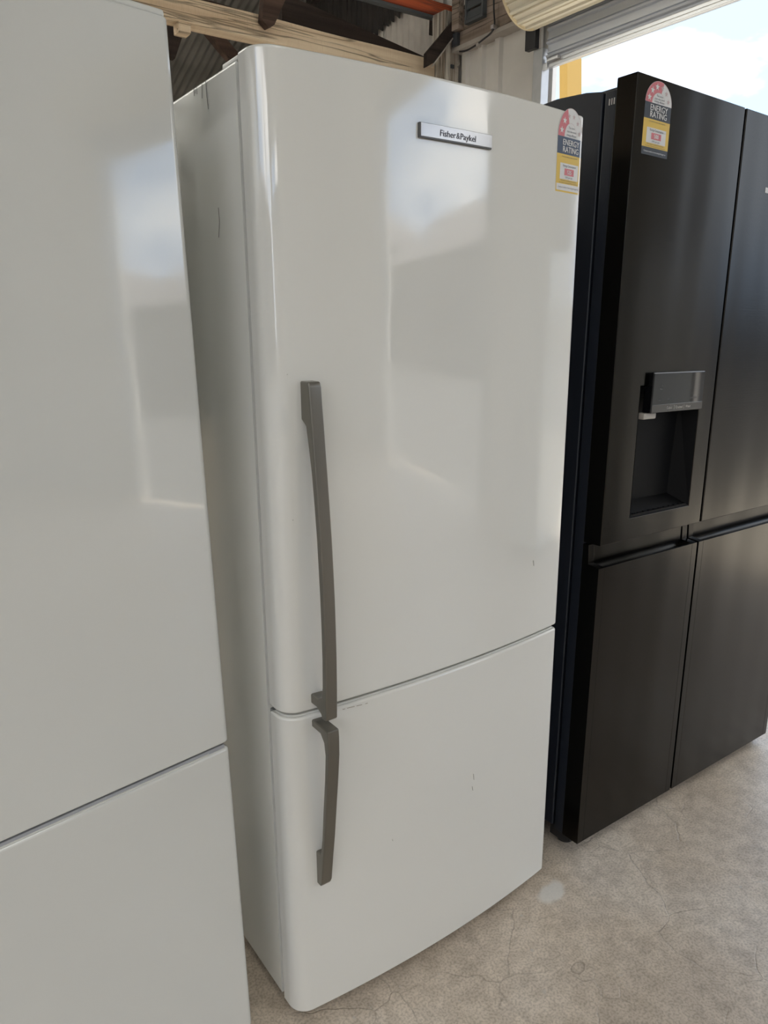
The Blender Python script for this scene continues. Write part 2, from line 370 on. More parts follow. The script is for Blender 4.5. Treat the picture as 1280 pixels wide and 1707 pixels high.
for k in range(4): corrugated('pale_corrugated_sheet', (XW-.005, 3.70+k*.76, 0), (0, 1, 0), (-1, 0, 0), .757, (0, 0, 3.95-.09*k), M_paleiron, wr)
for k in range(4):  # darker sheet over the upper part, lower edge jagged along the ribs
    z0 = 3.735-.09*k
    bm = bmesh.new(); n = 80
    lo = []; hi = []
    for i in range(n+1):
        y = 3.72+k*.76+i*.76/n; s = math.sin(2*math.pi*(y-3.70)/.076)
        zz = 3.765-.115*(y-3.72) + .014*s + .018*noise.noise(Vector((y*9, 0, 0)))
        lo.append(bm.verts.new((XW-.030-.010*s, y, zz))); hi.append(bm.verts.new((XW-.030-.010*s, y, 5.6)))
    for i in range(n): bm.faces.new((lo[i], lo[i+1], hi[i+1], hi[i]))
    obj('dark_corrugated_sheet', bm, M_darkiron, wr, smooth=50, recalc=False)

wl = bmesh.new(); box(wl, -5.1, -5, -8, -6.5, 0, 7.2); box(wl, -5.1, -5, -.6, 9.6, 0, 7.2); box(wl, -5.1, -5, -6.5, -.6, 3.9, 7.2); box(wl, -5.08, -5, -3.7, -3.5, 0, 3.9); tag(obj('wall_left', wl, M_wall), kind='structure')  # unseen side opening widened to let more sky light in
wb = bmesh.new(); box(wb, -5, XW+.07, 9.5, 9.6, 0, 3.2); tag(obj('wall_back', wb, M_darkiron), kind='structure')
wf = bmesh.new()
for x0, x1, z0, z1 in ((-5, -4.8, 0, 3.4), (-2.75, -2.6, 0, 3.4), (-.6, XW+.07, 0, 3.4), (-5, XW+.07, 3.4, 5.2)): box(wf, x0, x1, -8.1, -8, z0, z1)  # unseen front openings sized to fill the interior with sky light
tag(obj('wall_front', wf, M_wall), kind='structure')

# ceiling: corrugated roof on purlins
cl = empty('ceiling', (0, 0, 0), kind='structure', label='dark corrugated iron roof underside on timber framing')
RS = .365
M_fill_clear = bpy.data.materials.new('added_translucent_sheet'); M_fill_clear.use_nodes = True; _t = M_fill_clear.node_tree; _t.nodes.clear()  # translucent sheets added in the unseen roof to light the interior
_o = N(_t, 'ShaderNodeOutputMaterial'); _b = N(_t, 'ShaderNodeBsdfTranslucent'); _b.inputs[0].default_value = (.62, .62, .58, 1); _t.links.new(_b.outputs[0], _o.inputs[0])
def roofz(y): return 5.0 - RS*(y-3.6) if y > -2 else 7.044 - .365*(-2-y)
for k in range(12):
    x0 = -5+k*.76
    w = min(.766, XW+.07-x0)
    if w < .1: continue
    corrugated('roof_sheet', (x0, 9.6, roofz(9.6)+.0015*(k % 2)), (1, 0, 0), (0, 0, 1), w, (0, -5.9, 5.9*RS), M_fill_clear if k in (3, 4, 5) else M_roof, cl, thick=False, amp=.010)
    clear = k in (2, 5, 8)  # columns of the front slope that get the added translucent sheets
    corrugated('roof_sheet', (x0, 3.7, roofz(3.7)+.0015*(k % 2)), (1, 0, 0), (0, 0, 1), w, (0, -5.7, 5.7*RS), M_rooff, cl, thick=False, amp=.010)
    corrugated('roof_sheet', (x0, -2, roofz(-1.99)+.0015*(k % 2)), (1, 0, 0), (0, 0, 1), w, (0, -6.2, -6.2*.365), M_fill_clear if clear else M_rooff, cl, thick=False, amp=.010)
for y in (8.3, 7.28, 5.0, 2.8, 1.4, 0, -1.6, -3.4, -5, -6.6):
    bm = bmesh.new(); beam_between(bm, (-5, y, roofz(y)-.07), (XW-.05, y, roofz(y)-.07), .06, .10); obj('purlin', bm, M_darkw, cl)

# tie beam across the back with the post it lands on
def rough_beam(name, x0, x1, y0, y1, z0, z1, material, parent=None, seed=0, axis='x', amp=.006, n=60):
    bm = bmesh.new(); rings = []
    L_ = (x1-x0) if axis == 'x' else (z1-z0)
    for i in range(n+1):
        t = i/n
        if axis == 'x':
            x = x0+L_*t; c = [(y0, z0), (y0+(y1-y0)*.5, z0), (y1, z0), (y1, (z0+z1)/2), (y1, z1), ((y0+y1)/2, z1), (y0, z1), (y0, (z0+z1)/2)]
            c = [(a+amp*noise.noise(Vector((x*2.3, j*3.1+seed, 0))), b+amp*noise.noise(Vector((x*2.3, j*3.1+seed, 9)))) for j, (a, b) in enumerate(c)]
            rings.append([bm.verts.new((x, a, b)) for a, b in c])
        else:
            z = z0+L_*t; c = [(x0, y0), ((x0+x1)/2, y0), (x1, y0), (x1, (y0+y1)/2), (x1, y1), ((x0+x1)/2, y1), (x0, y1), (x0, (y0+y1)/2)]
            c = [(a+amp*noise.noise(Vector((z*2.3, j*3.1+seed, 0))), b+amp*noise.noise(Vector((z*2.3, j*3.1+seed, 9)))) for j, (a, b) in enumerate(c)]
            rings.append([bm.verts.new((a, b, z)) for a, b in c])
    for a, b in zip(rings, rings[1:]):
        for k in range(8): bm.faces.new((a[k], a[(k+1) % 8], b[(k+1) % 8], b[k]))
    bm.faces.new(rings[0][::-1]); bm.faces.new(rings[-1])
    return obj(name, bm, material, parent, bevel=.006, seg=2)
tb = rough_beam('tie_beam', -4.98, 3.34, 3.60, 3.72, 3.085, 3.222, M_beam)
tag(tb, 'thick cream limewashed timber beam running above the backs of the fridges', 'beam')
pst = rough_beam('timber_post', 3.345, 3.485, 3.50, 3.64, 0, 3.52, M_post, seed=5, axis='z', n=30)
tag(pst, 'upright timber post with flaking white paint at the end of the cream beam', 'post')
def member(name, p, q, w, h, material, label, cat='timber', up=(0, 1, 0)):
    bm = bmesh.new(); beam_between(bm, p, q, w, h, up); o = obj(name, bm, material, bevel=.004); return tag(o, label, cat)
def at(px, py, Y=None, X=None, Z=None):
    d = FW + (px-640)/FPX*RX - (py-853.5)/FPX*UP
    if Y is not None: return CAM + d*((Y-CAM.y)/d.y)
    if X is not None: return CAM + d*((X-CAM.x)/d.x)
    return CAM + d*((Z-CAM.z)/d.z)
def slab(name, quad, Y, depth, material, label=None, cat=None, parent=None, X=None, bevel=.004):
    """a timber whose front face has the four given corners in the plane Y (or X) and real depth behind"""
    P = [at(px, py, Y=Y, X=X) for px, py in quad]; off = Vector((0, depth, 0)) if X is None else Vector((depth, 0, 0))
    bm = bmesh.new(); a = [bm.verts.new(p) for p in P]; b = [bm.verts.new(p+off) for p in P]
    bm.faces.new(a); bm.faces.new(b[::-1])
    for i in range(len(a)): bm.faces.new((a[i], b[i], b[(i+1) % len(a)], a[(i+1) % len(a)]))
    o = obj(name, bm, material, parent, bevel=bevel)
    return tag(o, label, cat)
br = slab('diagonal_brace', [(710.5, 112), (711, 88), (768, 20), (815, -40), (838, -36), (782, 25), (724, 104)], 3.46, .035, M_darkw, 'dark weathered diagonal timber brace nailed across the flaking white post', 'brace')
slab('flaked_edge', [(718, 112), (724, 104), (768, 45), (768.5, 47.5), (727, 103.5), (722, 110)], 3.452, .005, M_pale, parent=br, bevel=0)
rp = slab('red_timber', [(580, -18), (739, 28), (762, 34), (768, 30), (768, 14), (600, -36)], 3.62, .09, M_redw, 'red painted timber high above the end of the cream beam', 'timber')
slab('weathered_batten', [(560, -22), (738, 29.5), (738, 34.5), (560, -15)], 3.63, .05, M_louv, 'thin grey batten along the underside of the red timber', 'batten')
slab('stone_panel', [(690, -40), (780, -18), (777, 16.5), (720, 1)], 3.78, .04, M_mottle, 'mottled pale patch of wall above the red timber', 'panel')
slab('dark_rafter', [(470, -14), (712, 96), (706, 112), (640, 92), (470, 55)], 3.80, .08, M_darkw, 'long dark sloping timber behind the cream beam, ending at the post', 'rafter')
slab('hanging_timber', [(440, -14), (482, -14), (458, 41), (448, 46), (437, 33)], 3.53, .06, M_brownw, 'short dark brown timber hanging down in front of the cream beam', 'timber')
slab('brown_plank', [(300, -14), (441, 27), (441, 33), (300, -4)], 3.86, .05, M_brownw, 'brown plank just behind the top edge of the cream beam', 'plank')
slab('brown_rafter', [(340, 45), (371, 56), (402, 93), (390, 106)], 4.6, .08, M_brownw, 'brown diagonal rafter under the roof below the cream beam', 'rafter')
slab('roof_prop', [(262, 30), (307, 52), (292, 98), (262, 90)], 4.9, .06, M_darkw, 'near black timber prop under the roof beside the left white fridge', 'prop')
slab('thin_brace', [(480, 33), (497, 30), (545, -6), (536, -8)], 4.3, .04, M_darkw, 'thin dark brace crossing behind the cream beam', 'brace')
slab('bracket_plate', [(740, 20), (752, 24), (756, 45), (738, 66), (728, 58), (720, 56), (721, 28)], 3.73, .04, M_darkw, 'dark steel cleat behind the diagonal brace below the red timber', 'bracket')
wbk = rough_beam('wood_block', 1.385, 1.462, 3.61, 3.70, 3.03, 3.088, M_beam, n=4, amp=.003)
tag(wbk, 'small cream wood block fixed under the beam beside the left white fridge', 'block')

# wall plate and the things on it
bx('wall_plate', (XW-.08, XW+.02, -1.6, 3.49, 3.275, 3.50), M_plate, wr, .004)
bx('pale_strip', (XW-.095, XW+.01, -1.6, 3.49, 3.248, 3.277), M_pale, wr, .003)
lv = empty('louvre_panel', (XW-.1, 3.24, 3.4), 'dark grey slatted vent on the brown timber above the ribbed wall', 'vent')
bm = bmesh.new()
for y0, y1 in ((-.095, -.078), (.075, .09)): box(bm, -.02, .02, y0, y1, -.01, .55)
box(bm, -.02, .02, -.095, .09, -.02, 0.0); obj('frame', bm, M_louv, lv, bevel=.002)
for k in range(8):
    bm = bmesh.new(); beam_between(bm, (-.004, -.078, .03+k*.066), (-.004, .075, .03+k*.066), .010, .058, (.25, 0, 1)); obj('slat', bm, M_louv, lv)
bx('timber_stub', (-.03, .02, .14, .215, -.03, .3), M_plate, None).location = (XW-.1, 3.24, 3.4)
tag(bpy.data.objects['timber_stub'], 'short rough timber stub between the vent and the white post', 'timber')
tag(bx('steel_upright', (XW-.115, XW-.082, 3.415, 3.468, 3.275, 3.36), M_blue), 'dark blue grey steel upright beside the white post', 'post')
bm = bmesh.new()
cab = [at(*q, X=3.39) for q in ((823, -20), (823, 15), (824, 42), (818, 55), (805, 66), (792, 76), (778, 84), (766, 86))]
sm = []
for i in range(len(cab)-1):
    for k in range(4):
        t = k/4; p0 = cab[max(i-1, 0)]; p1 = cab[i]; p2 = cab[i+1]; p3 = cab[min(i+2, len(cab)-1)]
        sm.append(.5*((2*p1)+(-p0+p2)*t+(2*p0-5*p1+4*p2-p3)*t*t+(-p0+3*p1-3*p2+p3)*t**3))
tube(bm, sm+[cab[-1]], .006, 8); c1 = obj('power_cable', bm, M_cable, smooth=60); tag(c1, 'black cable clipped along the brown timber beside the vent', 'cable')
bm = bmesh.new(); p = at(822, 45, X=3.385); box(bm, p.x-.012, p.x+.03, p.y-.014, p.y+.014, p.z-.012, p.z+.012); obj('cable_clip', bm, M_alu, c1, bevel=.003)
bm = bmesh.new(); p = at(796, 74, X=3.385); box(bm, p.x-.008, p.x+.03, p.y-.009, p.y+.009, p.z-.012, p.z+.008); obj('cable_clip', bm, M_pale, c1, bevel=.003)
bm = bmesh.new(); pp = [at(*q, Y=3.496) for q in ((768, 58), (761, 66), (758, 88), (764, 91), (764, 100), (766, 108), (763, 112))]
tube(bm, pp, .005, 8); tag(obj('thin_conduit', bm, M_pale, smooth=60), 'thin pale wire running down the flaking white post', 'wire')
bm = bmesh.new(); box(bm, 3.40, 3.43, 3.485, 3.50, 3.15, 3.175); tag(obj('bolt_plate', bm, M_blue, bevel=.003), 'small square bolt washer on the flaking white post', 'washer')

# roller doors
def roller(y0, y1, zb, name_label, up=0.):
    r = empty('roller_door', (XW, (y0+y1)/2, 0), name_label, 'roller door'); oy = (y0+y1)/2
    def c(o): o.location = (-XW, -oy, 0); return o
    # ribbed curtain
    bm = bmesh.new(); prof_ = []; z = zb+.03; pitch = .077
    while z < 3.36+up:
        for a, b in ((0, 0), (.40, 0), (.47, .010), (.60, .012), (.68, .0), (.74, .0), (.80, .006), (.88, .006), (.94, 0)):
            prof_.append((XW-.035-b*1.7, z+a*pitch))
        z += pitch
    A = [bm.verts.new((x, y0+.01, z_)) for x, z_ in prof_]; B = [bm.verts.new((x, y1-.01, z_)) for x, z_ in prof_]
    for i in range(len(A)-1): bm.faces.new((A[i], B[i], B[i+1], A[i+1]))
    c(obj('curtain', bm, M_curtain, r, smooth=25, recalc=False))
    bm = bmesh.new(); box(bm, XW-.052, XW-.018, y0+.01, y1-.01, zb, zb+.022); box(bm, XW-.046, XW-.022, y0+.01, y1-.01, zb+.022, zb+.045)
    c(obj('bottom_rail', bm, M_alu, r, bevel=.004))
    for ya in (y0, y1):
        s = 1 if ya == y1 else -1; bm = bmesh.new(); lo, hi = sorted((ya, ya+s*.08))
        box(bm, XW-.075, XW-.005, lo, hi, 0, 3.06+up); c(obj('guide_rail', bm, M_galv, r, bevel=.004))
        bm = bmesh.new(); lo, hi = sorted((ya+s*.035, ya+s*.125)); box(bm, XW-.11, XW-.07, lo, hi, 3.06+up, 3.27+up); box(bm, XW-.16, XW-.10, lo+.02, hi-.02, 3.17+up, 3.24+up)
        c(obj('axle_bracket', bm, M_dark, r, bevel=.004))
    # rolled curtain on its drum
    CX, CZ, R_ = XW-.224, 3.358+up, .226
    bm = bmesh.new(); ring = []
    nr = 18
    for k in range(nr):
        for a, b in ((0, 0), (.34, 0), (.40, .013), (.58, .013), (.64, 0), (.78, -.003), (.82, .006), (.90, .006), (.94, 0)):
            th = 2*math.pi*(k+a)/nr; ring.append((CX+(R_-.012+b)*math.cos(th), CZ+(R_-.012+b)*math.sin(th)))
    A = [bm.verts.new((x, y0-.01, z_)) for x, z_ in ring]; B = [bm.verts.new((x, y1+.005, z_)) for x, z_ in ring]
    n = len(ring)
    for i in range(n): bm.faces.new((A[i], A[(i+1) % n], B[(i+1) % n], B[i]))
    bm.faces.new(A); bm.faces.new(B[::-1])
    c(obj('rolled_curtain', bm, M_drum, r, smooth=25))
    for ya in (y0-.01, y1+.005):
        bm = bmesh.new(); s = -1 if ya < oy else 1
        ins = [(CX+R_*1.012*math.cos(2*math.pi*i/64), CZ+R_*1.012*math.sin(2*math.pi*i/64)) for i in range(64)]
        inn = [(CX+(R_-.022)*math.cos(2*math.pi*i/64), CZ+(R_-.022)*math.sin(2*math.pi*i/64)) for i in range(64)]
        q = [[bm.verts.new((x, yv, z_)) for x, z_ in L_] for yv in (ya, ya+s*.012) for L_ in (ins, inn)]
        for i in range(64):
            j = (i+1) % 64
            for a, b in ((0, 1), (2, 3), (0, 2), (1, 3)): bm.faces.new((q[a][i], q[a][j], q[b][j], q[b][i]))
        c(obj('drum_hoop', bm, M_hoop, r, smooth=40))
    bm = bmesh.new(); box(bm, XW-.075, XW-.046, y1-.13, y1-.035, zb+.03, zb+.052); box(bm, XW-.068, XW-.044, y1-.035, y1+.03, zb-.008, zb+.03)
    c(obj('latch', bm, M_alu, r, bevel=.004))
    return r
roller(OP1[0], OP1[1], 2.935, 'grey ribbed roller door half rolled up above the black fridge')
roller(OP2[0], OP2[1], 3.22, 'grey ribbed roller door further along the side wall, reflected in the white fridges', .3)

# outside
yp = slab('yellow_column', [(932, 90), (945.5, 90), (945, 420), (932, 420)], None, .2, M_yellow, 'yellow painted column seen outside beside the roller door jamb', 'column', X=5.2)
v0 = at(939, 90, X=5.2)
bm = bmesh.new(); pa = at(932, 120, X=5.2); pb = at(945.5, 120, X=5.2); bm.free()
def house(x, y, w, d, h, rh, wallm, label):
    r = empty('house', (x, y, 0), label, 'house')
    bm = bmesh.new(); box(bm, -w/2, w/2, -d/2, d/2, -.1, h); obj('wall', bm, wallm, r)
    bm = bmesh.new(); e_ = .4
    b = [bm.verts.new(v) for v in ((-w/2-e_, -d/2-e_, h), (w/2+e_, -d/2-e_, h), (w/2+e_, d/2+e_, h), (-w/2-e_, d/2+e_, h))]
    t_ = [bm.verts.new(v) for v in ((0, -d/2+w/2, h+rh), (0, d/2-w/2, h+rh))]
    bm.faces.new(b[::-1]); bm.faces.new((b[0], b[1], t_[0])); bm.faces.new((b[1], b[2], t_[1], t_[0])); bm.faces.new((b[2], b[3], t_[1])); bm.faces.new((b[3], b[0], t_[0], t_[1]))
    obj('roof', bm, M_rooftile, r)
    for yy_ in (-d*.25, d*.2):
        bx('window', (-w/2-.04, -w/2+.02, yy_-.7, yy_+.7, 1.0, 2.1), M_darkgloss, r, .01)
M_rooftile = mat('grey_roof_tiles', (.13, .12, .12), .8, noise_amt=.2)
M_hw = mat('cream_render', (.13, .12, .11), .9)
house(17, -18, 8, 12, 3.2, 1.9, M_hw, 'single storey house with grey hip roof beyond the yard, seen only in reflections')
house(15, -33, 9, 16, 4.3, 2.4, M_hw, 'second grey roofed house further along the yard, seen only in reflections')
bm = bmesh.new(); box(bm, -40, -5.1, -8.02, 20, -.2, -.03); tag(obj('yard_ground', bm, M_asph), kind='structure', label='asphalt yard beside the shed')
house(-24, -4, 12, 30, 4.6, 1.6, M_hw, 'long building beside the shed, added to cut low sky from reflections')  # unseen building added to shorten the sky highlight on the fridge corner
house(-4, -27, 18, 22, 4.2, 1.5, M_hw, 'long low building in front of the shed, added to cut low sky from reflections')  # unseen building added to darken the lower front reflections
bm = bmesh.new(); box(bm, 21, 21.1, -50, 40, -.03, 1.9); tag(obj('boundary_fence', bm, M_hw), kind='structure', label='long boundary fence beyond the yard')

# =================================================================== MAIN WHITE FRIDGE
def door_profile(W, a, r, s, n=12, r2=.012, m=40):
    hw = (W-r-r2)/2; Rb = (hw*hw+s*s)/(2*s); th = math.asin(hw/Rb); pts = [(0., 0.)]
    for i in range(n):
        g = i/(n-1)*(math.pi/2-th); pts.append((r-r*math.cos(g), -a-r*math.sin(g)))
    x0, y0 = pts[-1]; cx = x0+Rb*math.sin(th); cy = y0+Rb*math.cos(th)
    for i in range(1, m):
        t = -1+2*i/(m-1); pts.append((cx+Rb*math.sin(t*th), cy-Rb*math.cos(t*th)))
    x1, y1 = pts[-1]; ccx = x1-r2*math.sin(th); ccy = y1+r2*math.cos(th)
    for i in range(1, n):
        g = th+i/(n-1)*(math.pi/2-th); pts.append((ccx+r2*math.sin(g), ccy-r2*math.cos(g)))
    pts.append((pts[-1][0], 0.)); return pts
W_, HD, HB, ZB, ZS = .7023, 1.7282, 1.7209, .0302, .6737
PROF = door_profile(W_, .0226, .0382, .0188)
fr = empty('white_fridge', (0, 0, 0), 'white two door fridge freezer with bowed doors and long grey metal handles, in the centre', 'fridge')
# door shells have a small flat rim behind the bow
outline = [(x, y) for x, y in PROF]
dpts = [(p[0], min(p[1], -.004)) for p in outline]
def full_door(z0, z1, name):
    bm = bmesh.new(); loft(bm, dpts, z0, z1, .005, 5); return obj(name, bm, M_white, fr, smooth=50)
du = full_door(.6835, HD, 'upper_door'); dl = full_door(ZB, .6745, 'lower_door')
# cabinet with a shallow lip round its front
bm = bmesh.new(); cab_ = [(0.001, .008), (W_-.007, .008), (W_-.006, .62), (.001, .62)]; loft(bm, cab_, .032, HB, .006, 3)
body = obj('cabinet', bm, M_side, fr, smooth=50)
bm = bmesh.new(); box(bm, .006, W_-.014, -.006, .012, .036, .672); box(bm, .006, W_-.014, -.006, .012, .688, HB-.006); obj('door_gasket', bm, M_gasket, fr, bevel=.001)
bm = bmesh.new(); box(bm, .004, .05, .006, .06, HB-.002, HB+.006); box(bm, .004, W_-.012, .006, .04, HB-.002, HB+.002); obj('hinge_cover', bm, M_trimw, fr, bevel=.002)
bm = bmesh.new(); box(bm, W_-.05, W_-.008, -.03, .05, HD-.001, HD+.006); obj('hinge_cover', bm, M_trimw, fr, bevel=.002)
bm = bmesh.new(); box(bm, .02, W_-.03, .02, .60, .012, .034); obj('plinth', bm, M_dark, fr)
for x in (.05, W_-.06):
    for y in (.06, .55):
        bm = bmesh.new(); tube(bm, [(x, y, 0), (x, y, .02)], .018, 14); obj('foot', bm, M_rub, fr, smooth=40)
# raised white moulding along the top of the lower door
bm = bmesh.new(); rim = inset_poly(dpts, .007)
loft(bm, rim, .6715, .6775, .002, 2); obj('top_moulding', bm, M_trimw, dl, smooth=50)
# handles
def handle(name, yz, parent, xa=.0515, xb=.0745):
    bm = bmesh.new(); poly_extrude_x(bm, yz, xa, xb); o = obj(name, bm, M_hand, parent, bevel=.0028, seg=3); return o
handle('handle', [(-.058, 1.259), (-.086, 1.2585), (-.0890, 1.250), (-.091, 1.223), (-.0945, 1.188), (-.0975, 1.153), (-.1010, 1.117), (-.1060, 1.06), (-.1102, 1.007), (-.1128, .955), (-.1148, .905), (-.1157, .850), (-.1158, .798), (-.1148, .74), (-.1125, .684), (-.099, .681), (-.094, .690), (-.080, .697), (-.058, .697), (-.058, .716), (-.084, .716), (-.097, .724), (-.1015, .745), (-.1033, .798), (-.1033, .850), (-.1022, .905), (-.1000, .955), (-.0975, 1.007), (-.0930, 1.06), (-.0870, 1.117), (-.0810, 1.153), (-.0745, 1.188), (-.058, 1.20)], du)
handle('handle', [(-.058, .6655), (-.1165, .6655), (-.1180, .650), (-.1175, .615), (-.1122, .566), (-.1035, .5), (-.0945, .431), (-.0870, .385), (-.0795, .332), (-.074, .321), (-.058, .321), (-.058, .392), (-.078, .396), (-.0845, .431), (-.0920, .5), (-.1005, .566), (-.1045, .615), (-.1010, .638), (-.090, .650), (-.058, .651)], dl)

# surface lookup on the bowed front
arc = [0.0]; FRONT = PROF[1:-1]
for a, b in zip(FRONT, FRONT[1:]): arc.append(arc[-1]+math.dist(a, b))
def surf(s):
    for i in range(len(arc)-1):
        if s <= arc[i+1] or i == len(arc)-2:
            t = (s-arc[i])/(arc[i+1]-arc[i]); a, b = FRONT[i], FRONT[i+1]
            d = Vector((b[0]-a[0], b[1]-a[1])).normalized()
            return a[0]+(b[0]-a[0])*t, a[1]+(b[1]-a[1])*t, Vector((d.y, -d.x))
def s_of_x(x):
    for i in range(len(arc)-1):
        if FRONT[i][0] <= x <= FRONT[i+1][0] and FRONT[i+1][0] > FRONT[i][0]:
            return arc[i]+(x-FRONT[i][0])/(FRONT[i+1][0]-FRONT[i][0])*(arc[i+1]-arc[i])
def map_main(s0):
    def f(u, v, lift):
        x, y, n = surf(s0+u); return Vector((x+n.x*lift, y+n.y*lift, v))
    return f
def map_flat(x0, y=0.):
    return lambda u, v, lift: Vector((x0+u, y-lift, v))

def text_mesh(txt, size, align='CENTER', sx=1.0, sp=1.0):
    c = bpy.data.curves.new('txt', 'FONT'); c.body = txt; c.size = size; c.align_x = align; c.resolution_u = 3; c.space_character = sp
    o = bpy.data.objects.new('txt', c); COL.objects.link(o); dg = bpy.context.evaluated_depsgraph_get()
    me = bpy.data.meshes.new_from_object(o.evaluated_get(dg)); bpy.data.objects.remove(o); bpy.data.curves.remove(c)
    return me
def put_text(bm, txt, size, u, v, fmap, lift, sx=1.0, mi=0, align='CENTER', bold=0., fitw=None, shear=0.):
    me = text_mesh(txt, size, align)
    t_ = bmesh.new(); t_.from_mesh(me); bpy.data.meshes.remove(me)
    if fitw:
        xs_ = [q.co.x for q in t_.verts]; sx = fitw/(max(xs_)-min(xs_)); u = u-min(xs_)*sx
    offs = [(0, 0)] if not bold else [(-bold, 0), (0, 0), (bold, 0)]
    for k, (ox, oz) in enumerate(offs):
        vs = [bm.verts.new(fmap(u+vt.co.x*sx+ox+shear*vt.co.y, v+vt.co.y+oz, lift+k*.00003)) for vt in t_.verts]
        t_.verts.index_update()
        for f in t_.faces:
            try: nf = bm.faces.new([vs[x.index] for x in f.verts]); nf.material_index = mi
            except ValueError: pass
    t_.free()
def patch_uv(bm, pts, fmap, lift, mi=0, grid=None):
    """polygon in label coordinates; fans for curved surfaces"""
    vs = [bm.verts.new(fmap(u, v, lift)) for u, v in pts]; f = bm.faces.new(vs); f.material_index = mi
def rect_uv(bm, u0, u1, v0, v1, fmap, lift, mi=0, n=10):
    for i in range(n):
        a = u0+(u1-u0)*i/n; b = u0+(u1-u0)*(i+1)/n
        patch_uv(bm, [(a, v0), (b, v0), (b, v1), (a, v1)], fmap, lift, mi)
def sector(bm, cu, cv, r0, r1, t0, t1, fmap, lift, mi=0, n=24, sy=1.):
    for i in range(n):
        a = math.pi-(t0+(t1-t0)*i/n); b = math.pi-(t0+(t1-t0)*(i+1)/n)
        q = [(cu+r1*math.cos(a), cv+sy*r1*math.sin(a)), (cu+r1*math.cos(b), cv+sy*r1*math.sin(b))]
        q += [(cu+r0*math.cos(b), cv+sy*r0*math.sin(b)), (cu+r0*math.cos(a), cv+sy*r0*math.sin(a))] if r0 > 0 else [(cu, cv)]
        patch_uv(bm, q, fmap, lift, mi)
def star(bm, cu, cv, r, fmap, lift, mi=0):
    P = [(cu+(r if k % 2 == 0 else r*.42)*math.sin(k*math.pi/5), cv+(r if k % 2 == 0 else r*.42)*math.cos(k*math.pi/5)) for k in range(10)]
    for k in range(10): patch_uv(bm, [(cu, cv), P[k], P[(k+1) % 10]], fmap, lift, mi)
L_white = mat('label_white', (.72, .71, .70), .45); L_red = mat('label_red', (.62, .17, .19), .45); L_navy = mat('label_navy', (.035, .055, .10), .4)
L_yel = mat('label_yellow', (.74, .50, .07), .45); L_ink = mat('label_ink', (.06, .06, .08), .5); L_pink = mat('label_line', (.55, .42, .42), .5); L_black = mat('label_black', (.015, .017, .022), .4)
